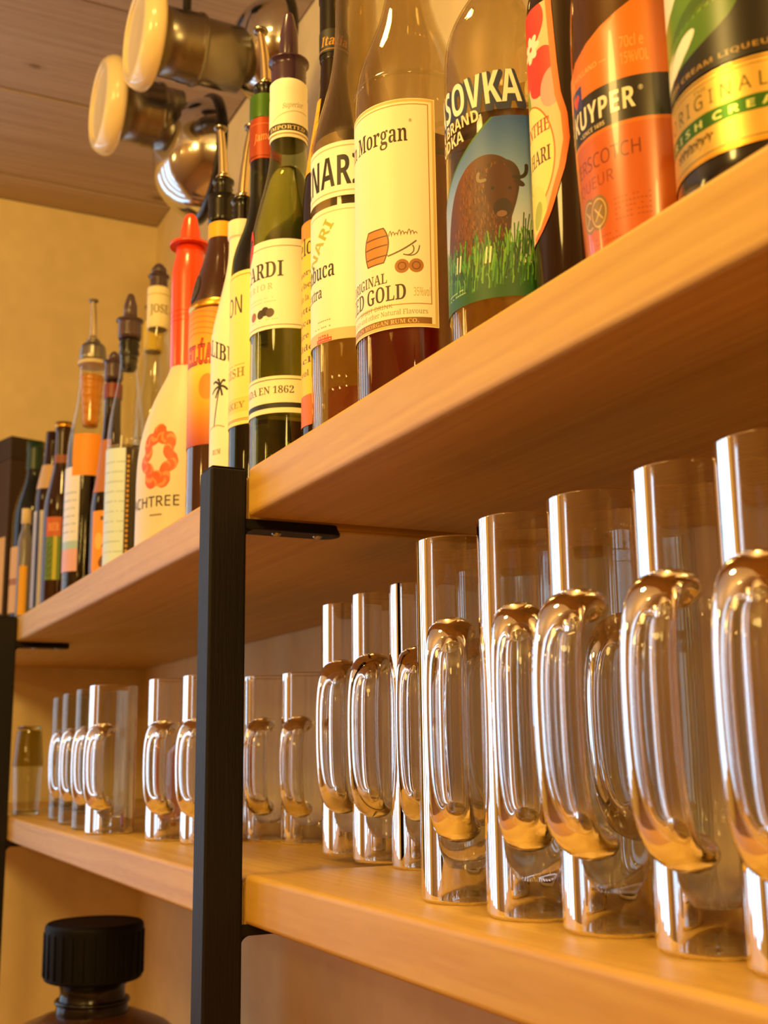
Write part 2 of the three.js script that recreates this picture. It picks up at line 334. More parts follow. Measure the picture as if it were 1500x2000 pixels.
// ───────────── near bottles on the upper shelf ─────────────
{ // cream liqueur, black bottle
  const t = bottle('cream_liqueur_bottle', 'black liqueur bottle with green hills and a gold label, nearest on the upper shelf', -0.346, -0.057, 0.758);
  const P = [[0, 0], [39, 0], [41, 3, 2], [41, 5], [40.2, 7], [41.6, 9], [40.6, 11.5], [42, 14], [42, 190, 12], [34, 214, 12], [17, 250, 12], [16, 300]];
  part('body', lathe(P), std('#0d0a08', 0.12, { clearcoat: 1 }), t); part('cap', lathe([[0, 300], [18, 300], [18, 336], [0, 337]]), M.blackGloss, t);
  label(t, P, { name: 'picture_label', s0: -110, s1: 110, h0: 57, h1: 150, k: 7, mat: { roughness: 0.3 }, draw(c) {
    rect(c, -120, 120, 0, 200, '#0e0b09');
    const g = c.createLinearGradient(0, -145, 0, -58); g.addColorStop(0, '#7fa6c8'); g.addColorStop(0.45, '#f2f0e2'); g.addColorStop(1, '#c9d6b0');
    c.save(); c.beginPath(); c.moveTo(-100, -150); c.lineTo(-16, -150); c.bezierCurveTo(-4, -110, -4, -86, -14, -78); c.bezierCurveTo(-30, -66, -48, -68, -100, -58); c.closePath(); c.clip();
    c.fillStyle = g; c.fillRect(-110, -160, 120, 110);
    for (const [a, b, d, col] of [[-58, 108, 34, '#5f8a1e'], [-20, 100, 26, '#86ad25'], [-40, 88, 30, '#4f7a1a']]) { c.fillStyle = col; c.beginPath(); c.ellipse(a + 10, -b + 16, d, 13, -0.35, 0, 7); c.fill(); }
    c.fillStyle = '#f3efdc'; c.beginPath(); c.ellipse(-52, -108, 17, 10, -0.5, 0, 7); c.fill(); c.beginPath(); c.ellipse(-44, -73, 15, 4.5, -0.5, 0, 7); c.fill();
    c.strokeStyle = '#35561a'; c.lineWidth = 1; for (let i = 0; i < 9; i++) { c.beginPath(); c.moveTo(-50 + i * 4, -82 - i * 0.8); c.quadraticCurveTo(-38 + i * 3, -92, -24 + i * 2, -96 + i); c.stroke(); }
    c.restore();
    txt(c, 'IRISH CREAM LIQUEUR', -60, 6, 60, 2.6, GB, '#a9863c'); txt(c, 'BAILEYS', -8, 46, 84, 11, SB, '#8a5638', { rise: 0.25 });
  } });
  label(t, P, { name: 'gold_label', s0: -110, s1: 110, h0: 18, h1: 56, k: 8, mat: { metalness: 0.75, roughness: 0.33 }, draw(c) {
    rect(c, -110, 110, 0, 70, '#d9b45f'); rect(c, -110, 110, 54.6, 55.2, '#7a5a1c'); rect(c, -110, 110, 52.4, 52.8, '#8d6a26'); rect(c, -110, 110, 20.6, 21.2, '#8d6a26'); rect(c, -110, 110, 18, 20, '#e0a53c');
    txt(c, 'THE', -34, -26, 49.3, 2, GR, '#7b7434'); txt(c, 'O R I G I N A L', -56, 0, 42, 6.5, GR, '#57552c');
    rect(c, -110, 110, 32, 39, '#3c6b26'); txt(c, 'I R I S H  C R E A M', -60, 12, 33.6, 3.6, GB, '#d6dc8a');
    c.strokeStyle = '#5a4a1e'; c.lineWidth = 0.7; c.beginPath(); c.moveTo(-50, -26); for (let i = 0; i < 14; i++) c.quadraticCurveTo(-49 + i * 1.8, -31.5 + (i % 3), -48 + i * 1.8, -26.5 - (i % 2) * 1.5); c.stroke();
    txt(c, 'RA Bailey', -49, -30, 25.5, 4.6, 'italic $ serif', '#5a4a1e', { slant: 0.2 });
  } });
}
{ // orange sleeved liqueur
  const t = bottle('butterscotch_liqueur_bottle', 'tapered liqueur bottle in an orange sleeve crossed by a black band', -0.432, -0.060, 0.864);
  const P = [[0, 0], [31, 0], [32.5, 3, 2], [36.6, 78, 40], [37, 150, 20], [33, 190, 14], [17, 230, 14], [15, 262]];
  part('body', lathe(P), M.brownGlass.clone(), t).material.color.set('#4a2a06'); part('cap', lathe([[0, 262], [17, 262], [17, 300], [0, 301]]), M.blackGloss, t);
  const edge = (h) => h < 118 ? [-100, 100] : [Math.min(100, -54 + Math.pow((h - 118) / 24, 0.75) * 56), 100];
  label(t, P, { name: 'orange_sleeve', s0: -100, s1: 100, h0: 4, h1: 178, k: 7, shape: edge, mat: { roughness: 0.28, clearcoat: 0.5 }, draw(c) {
    rect(c, -110, 110, 0, 200, '#d8740c'); rect(c, -110, 110, 0, 74, '#c9601a');
    txt(c, '70cl e', -11, 1, 114, 6, GR, '#f0a75a'); txt(c, '15%VOL', -11, 3, 105.5, 6, GR, '#f0a75a');
    c.save(); c.strokeStyle = '#f2a95c'; c.restore(); txt(c, '— HOLLAND —', -48, -18, 110, 3, GR, '#f3b670');
    rect(c, -110, 110, 76, 98, '#14110f');
    rect(c, -48, -36, 94, 106, '#29357e'); c.fillStyle = '#d8402a'; c.beginPath(); c.arc(-43.6, -101, 2.2, 0, 7); c.arc(-40.6, -101, 2.2, 0, 7); c.fill(); c.beginPath(); c.moveTo(-45.8, -100.4); c.lineTo(-42, -95.5); c.lineTo(-38.4, -100.4); c.fill();
    txt(c, 'DE', -66, -51, 82, 11, GB, '#f6ecd0'); txt(c, 'KUYPER', -47.5, -4.5, 82, 11, GB, '#f6ecd0'); txt(c, '®', -3, -0.5, 90, 2.6, GR, '#f6ecd0'); txt(c, '• SINCE 1695', -40, -21, 77.4, 2.3, GB, '#d9c48f');
    txt(c, 'BUTTERSCOTCH', -67, -2.5, 58, 7.6, GR, '#7c2f0a'); txt(c, 'LIQUEUR', -53, -18, 48, 6, GR, '#93380f');
    for (const [a, b] of [[-38, 36], [-30, 35]]) { c.fillStyle = '#8a6a34'; c.beginPath(); c.ellipse(a, -b, 7, 9, 0, 0, 7); c.fill(); c.strokeStyle = '#d7b06a'; c.lineWidth = 0.8; c.beginPath(); c.ellipse(a, -b, 5.4, 7, 0, 0, 7); c.stroke(); c.beginPath(); c.moveTo(a - 3, -b - 3); c.lineTo(a + 3, -b + 4); c.moveTo(a + 3, -b - 3); c.lineTo(a - 3, -b + 4); c.stroke(); }
    lines(c, -19, 1, 38, 5, 2.6, '#a5480f', 0.7); lines(c, -34, -14, 22, 2, 3, '#a5480f', 0.7);
  } });
}
{ // slim dark bottle with floral decal
  const t = bottle('absinthe_bottle', 'slim dark bottle with a curving floral label between the bison and orange bottles', -0.497, -0.064, 0.924);
  const P = [[0, 0], [24, 0], [25.5, 3, 2], [25.5, 205, 14], [12, 236, 10], [11, 290]];
  part('body', lathe(P), M.brownGlass.clone(), t).material.color.set('#241305'); part('cap', lathe([[0, 290], [13, 290], [13, 315], [0, 316]]), M.blackGloss, t);
  const right = (h) => { const k = [[52, -30], [56, -22], [64, -16], [72, -12.5], [88, -6.5], [104, -3.2], [120, -4], [132, -7], [150, -8.5], [190, -10.5]]; for (let i = 1; i < k.length; i++) if (h <= k[i][0]) { const f = Math.max(0, (h - k[i - 1][0]) / (k[i][0] - k[i - 1][0])); return k[i - 1][1] + (k[i][1] - k[i - 1][1]) * f; } return -10.5; };
  label(t, P, { name: 'decal', s0: -70, s1: 0, h0: 52, h1: 192, k: 8, shape: (h) => [-60, right(h)], draw(c) {
    rect(c, -80, 10, 0, 200, '#f2c79a');
    c.fillStyle = '#d8281a'; for (const [a, b, w, h] of [[-30, 182, 14, 16], [-20, 150, 11, 15], [-36, 152, 7, 14]]) { c.beginPath(); c.ellipse(a, -b, w, h, 0.3, 0, 7); c.fill(); }
    c.fillStyle = '#f3ead8'; for (let i = 0; i < 7; i++) { c.beginPath(); c.ellipse(-28 + 5 * Math.cos(i * 0.9), -168 + 5 * Math.sin(i * 0.9), 3.6, 2.4, i * 0.9, 0, 7); c.fill(); }
    c.fillStyle = '#7f9a2e'; c.beginPath(); c.ellipse(-34, -138, 3, 9, -0.3, 0, 7); c.fill();
    c.fillStyle = '#efa3a0'; c.beginPath(); c.ellipse(-12, -138, 8, 12, 0.2, 0, 7); c.fill();
    c.fillStyle = '#f6e58f'; c.beginPath(); c.ellipse(-33, -100, 21, 33, 0, 0, 7); c.fill(); c.strokeStyle = '#b9691d'; c.lineWidth = 0.9; c.beginPath(); c.ellipse(-33, -100, 21, 33, 0, 0, 7); c.stroke();
    txt(c, 'ABSINTHE', -52, -14.5, 113, 8, SB, '#a3342a'); txt(c, 'MATA HARI', -58, -14.5, 95, 9, SB, '#5b2c22');
    c.strokeStyle = '#8c9b35'; c.lineWidth = 1; for (let i = 0; i < 4; i++) { c.beginPath(); c.arc(-30 + i * 3, -84 + i * 5, 5, 0.4, 4); c.stroke(); }
    c.fillStyle = '#e7dd7c'; c.beginPath(); c.ellipse(-28, -70, 9, 14, 0, 0, 7); c.fill(); c.fillStyle = '#a9b54a'; c.beginPath(); c.ellipse(-27, -66, 4, 8, 0.3, 0, 7); c.fill();
    c.strokeStyle = '#e8741a'; c.lineWidth = 5; c.beginPath(); for (let h = 52; h <= 192; h += 2) { const s = right(h) - 1.2; if (h === 52) c.moveTo(s, -h); else c.lineTo(s, -h); } c.stroke();
  } });
}
{ // vodka with bison picture
  const t = bottle('bison_vodka_bottle', 'clear vodka bottle printed with a brown bison standing in green grass', -0.5606, -0.058, 0.992);
  const P = [[0, 0], [34, 0], [37, 4, 3], [37, 205, 18], [30, 226, 14], [14, 252, 14], [13, 300]];
  part('body', lathe(P), M.thick, t); part('inner_wall', inner(P), M.thick, t); part('cap', lathe([[0, 300], [15, 300], [15, 325], [0, 326]]), M.gold, t);
  part('liquid', lathe([[0, 5], [31, 5], [35, 9, 4], [35, 148], [0, 148]]), M.paleLiquid, t);
  label(t, P, { name: 'bison_print', s0: -78, s1: 22, h0: 30, h1: 142, k: 9, shape: (h) => { const u = (h - 30) / 112, b = Math.max(-78, -78 + Math.max(0, (u - 0.42)) * 120); return h < 40 ? [-70, 18] : [b, 19]; }, draw(c) {
    const g = c.createLinearGradient(0, -140, 0, -50); g.addColorStop(0, '#2a5cb4'); g.addColorStop(0.45, '#88a8e0'); g.addColorStop(1, '#dcd8e4'); c.fillStyle = g; c.fillRect(-80, -150, 110, 130);
    const grd = c.createLinearGradient(-48, 0, 12, 0); grd.addColorStop(0, '#4a260e'); grd.addColorStop(0.35, '#744018'); grd.addColorStop(0.7, '#4a240c'); grd.addColorStop(1, '#2c0f04');
    c.fillStyle = grd; c.beginPath(); c.moveTo(-48, -40); c.bezierCurveTo(-47, -75, -42, -100, -28, -112); c.bezierCurveTo(-20, -120, -8, -121, 0, -114); c.bezierCurveTo(7, -112, 9, -104, 7, -98); c.bezierCurveTo(6, -90, 4, -84, 2, -78); c.bezierCurveTo(1, -66, 0, -58, 1, -40); c.closePath(); c.fill();
    for (let i = 0; i < 900; i++) { const a = -44 + rnd() * 44, b = 48 + rnd() * 66; if (b > 52 + (a + 44) * 3.4 && a < -28) continue; c.strokeStyle = ['#7d4a22', '#553012', '#331a08', '#8f5c30'][Math.floor(rnd() * 4)]; c.lineWidth = 0.4; c.beginPath(); c.moveTo(a, -b); c.lineTo(a + rnd() * 1.6 - 0.8, -b + 2.6); c.stroke(); }
    c.fillStyle = '#4a1c08'; c.beginPath(); c.ellipse(-4, -97, 9, 15, -0.08, 0, 7); c.fill(); c.fillStyle = '#2a0d05'; c.beginPath(); c.ellipse(-3, -84, 5.4, 6, 0, 0, 7); c.fill(); c.fillStyle = '#7e5a48'; c.beginPath(); c.ellipse(-3.6, -80.5, 3, 2, 0, 0, 7); c.fill();
    c.fillStyle = '#0d0502'; c.beginPath(); c.arc(-8.5, -97, 1, 0, 7); c.arc(1.5, -96, 1, 0, 7); c.fill();
    c.strokeStyle = '#1d0c06'; c.lineWidth = 2.2; c.lineCap = 'round'; c.beginPath(); c.moveTo(4, -103); c.quadraticCurveTo(12, -101, 11.4, -110); c.stroke(); c.strokeStyle = '#8c7a6a'; c.lineWidth = 2; c.beginPath(); c.moveTo(-13, -103); c.quadraticCurveTo(-19, -102, -17, -108); c.stroke();
    c.fillStyle = '#2c1206'; c.beginPath(); c.ellipse(7, -99, 3.4, 1.8, 0.5, 0, 7); c.fill();
    rect(c, -80, 30, 20, 50, '#1d5a1d'); for (let i = 0; i < 520; i++) { const a = -72 + rnd() * 92, b = 36 + rnd() * 20, hh = 6 + rnd() * (a > 2 ? 20 : 12); c.strokeStyle = ['#2f7a22', '#1c5418', '#4f9c2c', '#123e14', '#6fae3a'][Math.floor(rnd() * 5)]; c.lineWidth = 0.7; c.beginPath(); c.moveTo(a, -b); c.quadraticCurveTo(a + 1, -b - hh * 0.6, a + rnd() * 4 - 1, -b - hh); c.stroke(); }
    c.strokeStyle = '#e8efd2'; c.lineWidth = 1.1; for (const a of [-36, -33, -14, -11.5]) { c.beginPath(); c.moveTo(a, -52); c.lineTo(a + 1, -61); c.stroke(); }
    lines(c, -46, -28, 40, 2, 2.4, '#bcd58a', 0.6);
    c.strokeStyle = '#3f7a30'; c.lineWidth = 2.4; c.beginPath(); for (let h = 40; h <= 142; h += 2) { const u = (h - 30) / 112, b = Math.max(-78, -78 + Math.max(0, u - 0.42) * 120); if (h === 40) c.moveTo(b, -h); else c.lineTo(b, -h); } c.stroke();
  } });
  const clear = { transparent: true, alphaTest: 0.5 };
  label(t, P, { name: 'name_print', s0: -88, s1: 20, h0: 133, h1: 184, k: 9, lift: 0.5, mat: clear, draw(c) {
    const A = -83, B = 10.5, base = 151; txt(c, 'GRASOVKA', A + 1, B + 1, base - 2.4, 21, GB, '#1d2c52', { outline: '#1d2c52', ow: 5, slant: -0.08 }); txt(c, 'GRASOVKA', A, B, base, 21, GB, '#f7f1dc', { slant: -0.08 });
    txt(c, 'BISON BRAND', -76, -15, 141.6, 7.8, GB, '#f4e6bb', { slant: -0.1 });
  } });
  label(t, P, { name: 'kind_print', s0: -76, s1: -24, h0: 131, h1: 142, k: 9, lift: 0.55, mat: clear, draw(c) { txt(c, 'VODKA', -59.5, -26.5, 132.4, 7.8, GB, '#f4e6bb', { slant: -0.1 }); } });
  label(t, P, { name: 'back_label', s0: 82, s1: 136, h0: 120, h1: 205, k: 4, lift: -0.6, draw(c) { rect(c, 60, 150, 100, 220, '#e3d3a2'); lines(c, 88, 130, 195, 8, 7, '#a08a55', 0.8); } });
}
{ // spiced rum
  const t = bottle('spiced_rum_bottle', 'rum bottle with a tall cream label in the middle of the near bottles', -0.6892, -0.060, 1.08);
  const P = [[0, 0], [37, 0], [40, 4, 3], [40, 238, 16], [37, 262, 16], [16, 318, 26], [15, 380]];
  part('body', lathe(P), M.thick, t); part('inner_wall', inner(P), M.thick, t); part('cap', lathe([[0, 380], [17, 380], [17, 410], [0, 411]]), M.gold, t);
  part('shoulder_ring', lathe([[40, 240], [40.5, 241.5], [40.5, 243], [39.8, 244.5]]), M.clear, t);
  part('liquid', lathe([[0, 5], [34, 5], [38, 9, 4], [38, 198], [0, 198]]), M.rum, t);
  label(t, P, { s0: -96, s1: 17.5, h0: 54, h1: 221, k: 8, draw(c) {
    rect(c, -100, 20, 0, 300, '#fdf6dc'); c.strokeStyle = '#b98f3e'; c.lineWidth = 0.7; c.strokeRect(-92, -216.5, 104.5, 146);
    c.strokeStyle = '#e2c87e'; c.lineWidth = 2; c.strokeRect(-95, -219.5, 111, 164);
    txt(c, 'Captain Morgan', -92, -1.5, 189, 13, 'bold $ serif', '#3d2410'); txt(c, '®', -1, 1.5, 203, 2.4, GR, '#3d2410');
    c.fillStyle = '#c98a3a'; c.strokeStyle = '#6a3a10'; c.lineWidth = 0.9; c.beginPath(); c.moveTo(-34, -102); c.bezierCurveTo(-38, -114, -37, -120, -33, -127); c.lineTo(-20, -127); c.bezierCurveTo(-15, -120, -15, -112, -20, -102); c.closePath(); c.fill(); c.stroke(); for (const b of [107, 114.5, 121]) { c.beginPath(); c.moveTo(-36, -b); c.lineTo(-17, -b); c.stroke(); }
    c.strokeStyle = '#8a6a3a'; c.lineWidth = 0.6; c.beginPath(); c.moveTo(-16, -120); for (let i = 0; i < 9; i++) c.quadraticCurveTo(-15 + i * 2.2, -127 + (i % 3) * 2, -14 + i * 2.2, -120.5); c.stroke();
    c.strokeStyle = '#6f5a34'; c.lineWidth = 1.1; c.beginPath(); c.moveTo(-17, -106); c.quadraticCurveTo(-6, -108, 3, -115.5); c.stroke(); c.lineWidth = 0.8; c.beginPath(); c.arc(-3, -109.5, 4.2, -0.7, 1.9); c.stroke(); c.beginPath(); c.moveTo(-6, -106); c.quadraticCurveTo(4, -102, 5, -112); c.stroke();
    for (const a of [-7, 2.6]) { c.fillStyle = '#b3742b'; c.beginPath(); c.arc(a, -97.6, 5, 0, 7); c.fill(); c.strokeStyle = '#7a4a18'; c.lineWidth = 0.8; c.beginPath(); c.arc(a, -97.6, 2.6, 0, 7); c.stroke(); }
    txt(c, 'ORIGINAL', -58, -17.5, 87, 7.4, SB, '#5b4a22'); txt(c, 'SPICED GOLD', -78, -4, 74, 11, SB, '#49371a'); txt(c, '35%vol', 0.5, 12, 76, 6, GR, '#c7ac66');
    txt(c, 'SPIRIT DRINK', -44, -14, 68.6, 3, GR, '#8f7a44'); txt(c, 'with Spice and other Natural Flavours', -64, 10, 63.5, 3.4, SR, '#8f7a44');
    rect(c, -92, 12.5, 56.5, 61, '#8f5f22'); txt(c, 'CAPTAIN MORGAN RUM CO.', -60, 4, 57.2, 3, SB, '#e6c47a');
  } });
}
{ // sambuca
  const t = bottle('sambuca_bottle', 'clear bottle with a cream band of big dark capitals, behind the rum bottle', -0.7779, -0.060, 1.128);
  const P = [[0, 0], [34, 0], [37, 4, 3], [36, 38, 8], [37, 50, 6], [37, 246, 8], [36, 252], [18, 320, 34], [16.5, 440]];
  part('body', lathe(P), M.thick, t); part('inner_wall', inner(P), M.thick, t); part('cap', lathe([[0, 440], [18, 440], [18, 466], [0, 467]]), M.gold, t);
  part('liquid', lathe([[0, 5], [31, 5], [34, 10, 4], [34.4, 247], [0, 247]]), M.water, t);
  label(t, P, { name: 'name_band', s0: -100, s1: 40, h0: 191, h1: 236, k: 7, draw(c) { rect(c, -110, 60, 180, 250, '#fdf8ea'); rect(c, -110, 60, 231.6, 232.6, '#c8b684'); rect(c, -110, 60, 194.6, 195.6, '#c8b684'); txt(c, 'MOLINARI', -104, 3.5, 200, 25, GB, '#1f1a12'); } });
  label(t, P, { s0: -98, s1: 34, h0: 77, h1: 184, k: 7, draw(c) {
    rect(c, -110, 60, 60, 250, '#fbf8e2'); c.strokeStyle = '#cfbd8a'; c.lineWidth = 0.8; c.strokeRect(-94, -180, 124, 98); rect(c, -110, 60, 77, 86, '#d9c58f');
    c.save(); c.translate(-43, -136); c.rotate(-0.95); txt(c, 'MOLINARI', -42, 42, 0, 10, GB, '#b5b83c'); c.restore();
    txt(c, 'Sambuca', -70, -18.5, 128, 13, SB, '#2a2012'); txt(c, 'extra', -54, -31, 113, 9, SB, '#2a2012'); lines(c, -40, -22, 94, 2, 5, '#8a7a4a', 0.8);
    c.strokeStyle = '#d8443a'; c.lineWidth = 1; c.strokeRect(-37, -79.8, 15, 2); txt(c, 'EXTRA', -36, -24, 77.6, 5.4, GB, '#d8443a');
  } });
}
{ // tall dark bottle with yellow labels
  const t = bottle('yellow_label_bottle', 'tall dark bottle with narrow yellow labels and a black gold-scripted neck', -0.858, -0.0755, 1.149);
  const P = [[0, 0], [26, 0], [28, 3, 2], [28, 236, 20], [24, 270, 20], [12.5, 345, 30], [11.6, 376]];
  part('body', lathe(P), M.brownGlass, t);
  const cp = [[11.8, 372], [12.6, 374], [12.6, 430], [13.4, 432], [13.4, 460], [0, 461]];
  part('capsule', lathe(cp), M.blackGloss, t);
  label(t, cp, { name: 'capsule_script', s0: -26, s1: 18, h0: 378, h1: 400, k: 8, draw(c) { rect(c, -40, 40, 370, 440, '#120d0b'); txt(c, 'Italia', -13, 13, 384, 9, 'italic bold $ serif', '#c98d22'); rect(c, -40, 40, 380, 381, '#a5762a'); } });
  label(t, P, { name: 'neck_label', s0: -52, s1: -17, h0: 262, h1: 334, k: 5, draw(c) { rect(c, -70, 40, 240, 350, '#f0a81a'); lines(c, -50, 10, 320, 5, 9, '#8a5a12', 1); } });
  label(t, P, { s0: -80, s1: 50, h0: 38, h1: 216, k: 6, draw(c) {
    rect(c, -90, 60, 30, 230, '#f3cf3a'); rect(c, -90, 60, 200, 216, '#e8941c'); rect(c, -90, 60, 38, 64, '#e2701c'); txt(c, 'Angelo', -72, -19, 186, 15, SB, '#3a2208');
    for (let i = 0; i < 9; i++) txt(c, ['Liquore', 'di erbe', 'secondo la', 'ricetta', 'antica', 'servire', 'freddo', '70 cl', '35% vol'][i], -58, -18 - (i % 3) * 3, 168 - i * 11, 5, SB, '#6a4a12');
  } });
}
{ // white rum
  const t = bottle('white_rum_bottle', 'clear rum bottle with white neck, red bat badge and purple pourer', -0.9319, -0.062, 1.192);
  const P = [[0, 0], [31, 0], [33.5, 3, 3], [33.5, 226, 14], [31, 248, 18], [16.5, 306, 26], [16, 384]];
  const tint = pane('#dfe6b4');
  part('body', lathe(P), tint, t); part('liquid', lathe([[0, 5], [28, 5], [31.4, 9, 4], [31.4, 226, 14], [29, 246, 18], [14, 304, 20], [0, 304]]), M.water.clone(), t).material.attenuationColor = S('#a8b04a');
  t.children[1].material.attenuationDistance = 0.09;
  const cp = [[17, 328], [17.6, 330], [17.2, 372], [17.6, 376], [17.6, 386], [16, 388], [0, 388]];
  part('neck_capsule', lathe(cp), std('#f8f4e2', 0.4), t);
  label(t, cp, { name: 'capsule_print', s0: -40, s1: 30, h0: 331, h1: 371, k: 7, draw(c) { rect(c, -50, 50, 300, 400, '#f8f4e2'); rect(c, -50, 50, 334, 341, '#2a2016'); txt(c, 'IMPORTED', -20, 17, 335.5, 4, SB, '#e9d9a2'); txt(c, 'Superior', -6, 14, 356, 5, 'italic $ serif', '#8a7c50', { rise: 0.15 }); rect(c, -50, 50, 331, 332, '#b9962e'); c.strokeStyle = '#a39668'; c.lineWidth = 0.6; c.beginPath(); c.moveTo(-16, -345); c.quadraticCurveTo(0, -356, 20, -354); c.stroke(); } });
  plasticPourer(t, 388, M.purple, 16.5, 24, 52, 9);
  label(t, P, { s0: -98, s1: 17, h0: 138, h1: 221, k: 8, shape: (h) => [-98, h < 144 ? 11 + (h - 138) : 17], draw(c) {
    rect(c, -110, 60, 100, 260, '#fdf8e8'); rect(c, -110, 60, 214, 214.7, '#8a7a4a'); rect(c, -110, 60, 141, 141.7, '#8a7a4a');
    txt(c, 'BACARDI', -77, -3.4, 186, 14.5, SB, '#3a3320'); txt(c, 'S U P E R I O R', -66, -13.5, 175, 5.4, SR, '#b9ab7a');
    lines(c, -44, -8, 167, 2, 3.4, '#cfc08c', 0.6); for (const [a, col] of [[-36, '#a8674a'], [-26, '#4a3a2a'], [-21, '#3a2c20'], [-16, '#5a4632']]) { c.fillStyle = col; c.beginPath(); c.arc(a, -153 - (a === -21 ? 1.8 : 0), 4.2, 0, 7); c.fill(); } lines(c, -44, -8, 147, 1, 3, '#cfc08c', 0.6);
  } });
  label(t, P, { name: 'bat_badge', s0: -62, s1: -37, h0: 205, h1: 240, k: 10, lift: 0.7, shape: (h) => { const d = Math.sqrt(Math.max(0.01, 1 - ((h - 222.5) / 17.5) ** 2)) * 12.5; return [-49.5 - d, -49.5 + d]; }, draw(c) { rect(c, -80, 0, 190, 260, '#c9321a'); c.fillStyle = '#17100c'; c.beginPath(); c.moveTo(-60, -226); c.quadraticCurveTo(-54, -233, -51, -226); c.lineTo(-49.5, -229); c.lineTo(-48, -226); c.quadraticCurveTo(-45, -233, -39, -226); c.quadraticCurveTo(-44, -222, -46, -216); c.lineTo(-49.5, -213); c.lineTo(-53, -216); c.quadraticCurveTo(-55, -222, -60, -226); c.fill(); } });
  label(t, P, { name: 'lower_band', s0: -98, s1: 60, h0: 62, h1: 95, k: 7, draw(c) { rect(c, -110, 60, 40, 110, '#faf3d2'); rect(c, -110, 60, 91.5, 92.3, '#6a5c30'); txt(c, 'FUNDADA EN 1862', -74, 6, 79.5, 6.5, SB, '#5a4a26'); rect(c, -110, 60, 66.5, 71, '#1e1a10'); } });
}
{ // green whiskey
  const t = bottle('green_whiskey_bottle', 'green whiskey bottle with red and green neck foil and a yellow label', -1.0023, -0.066, 1.213);
  const P = [[0, 0], [30, 0], [32.5, 3, 2], [32.5, 226, 20], [30, 248, 16], [15, 290, 22], [14.4, 392]];
  part('body', lathe(P), pane('#7c9440'), t); part('liquid', lathe([[0, 5], [27, 5], [30.4, 9, 4], [30.4, 226, 20], [28, 246, 16], [12.5, 290, 20], [12.5, 330], [0, 330]]), solid('#ffffff', 1.34, { thickness: 0.05, attenuationColor: S('#4a5a10'), attenuationDistance: 0.02 }), t);
  const cp = [[15, 343], [15.6, 344], [15.6, 386], [15, 388], [15.8, 390], [15.8, 410], [0, 411]];
  part('neck_foil', lathe(cp), std('#a8410f', 0.35, { metalness: 0.3 }), t);
  part('foil_band', lathe([[15.2, 387], [16.2, 388], [16.2, 412], [14, 413]]), std('#3f6a16', 0.3, { metalness: 0.3 }), t);
  label(t, cp, { name: 'foil_script', s0: -30, s1: 24, h0: 346, h1: 384, k: 6, mat: { metalness: 0.3, roughness: 0.35 }, draw(c) { rect(c, -50, 50, 330, 400, '#a8410f'); rect(c, -50, 50, 379, 380, '#c9683a'); txt(c, 'Jameson', -12, 16, 360, 8, 'italic $ serif', '#e2a468', { rise: 0.2 }); } });
  steelPourer(t, 404, -0.006, 62, 11);
  label(t, P, { s0: -94, s1: 40, h0: 72, h1: 222, k: 6, draw(c) {
    rect(c, -110, 60, 60, 230, '#f8e88c'); c.strokeStyle = '#b08f2c'; c.lineWidth = 1; c.strokeRect(-90, -218, 126, 142); txt(c, 'JAMESON', -98, -20.5, 180, 18, GR, '#3a3010'); lines(c, -48, -18, 130, 1, 4, '#a58a30', 0.8); txt(c, 'IRISH', -56, -18, 118, 9, SB, '#a08a3a'); rect(c, -110, 60, 84, 98, '#ecd870'); txt(c, 'WHISKEY', -70, -18, 88, 6, SB, '#9a8230'); rect(c, -110, 60, 77, 78, '#a5882c');
  } });
}
{ // white coconut bottle
  const t = bottle('coconut_rum_bottle', 'white opaque bottle with black arched letters and a palm tree', -1.0674, -0.066, 1.233);
  const P = [[0, 0], [28, 0], [30, 3, 2], [30, 186, 16], [26, 206, 16], [14, 262, 24], [13.5, 296]];
  part('body', lathe(P), std('#f8f1dc', 0.35, { clearcoat: 0.4 }), t); part('neck_band', lathe([[13.6, 290], [15, 291], [15, 308], [13, 309], [0, 309]]), std('#f6ead0', 0.4), t);
  steelPourer(t, 312, 0.008, 82, 10.5);
  label(t, P, { name: 'print', s0: -74, s1: 10, h0: 40, h1: 186, k: 7, lift: 0.25, draw(c) {
    rect(c, -90, 30, 20, 230, '#f8f1dc'); txt(c, 'MALIBU', -64, -4, 176, 17, SB, '#241c10', { rise: -0.5 });
    c.strokeStyle = '#2a2012'; c.lineWidth = 1.6; c.beginPath(); c.moveTo(-30, -88); c.quadraticCurveTo(-27, -110, -22, -128); c.stroke(); c.lineWidth = 2.2; for (const [a, b] of [[-12, 4], [-10, -6], [-3, -8], [6, -6], [9, 3], [3, 8], [-6, 9]]) { c.beginPath(); c.moveTo(-22, -128); c.quadraticCurveTo(-22 + a * 0.6, -128 + b * 0.9 - 3, -22 + a, -128 + b + 2); c.stroke(); }
    c.strokeStyle = '#d08a4a'; c.lineWidth = 1; c.beginPath(); c.moveTo(-40, -86); c.quadraticCurveTo(-28, -92, -16, -86); c.stroke(); txt(c, 'RUM', -32, -20, 60, 5, SB, '#6a5a3a');
  } });
}
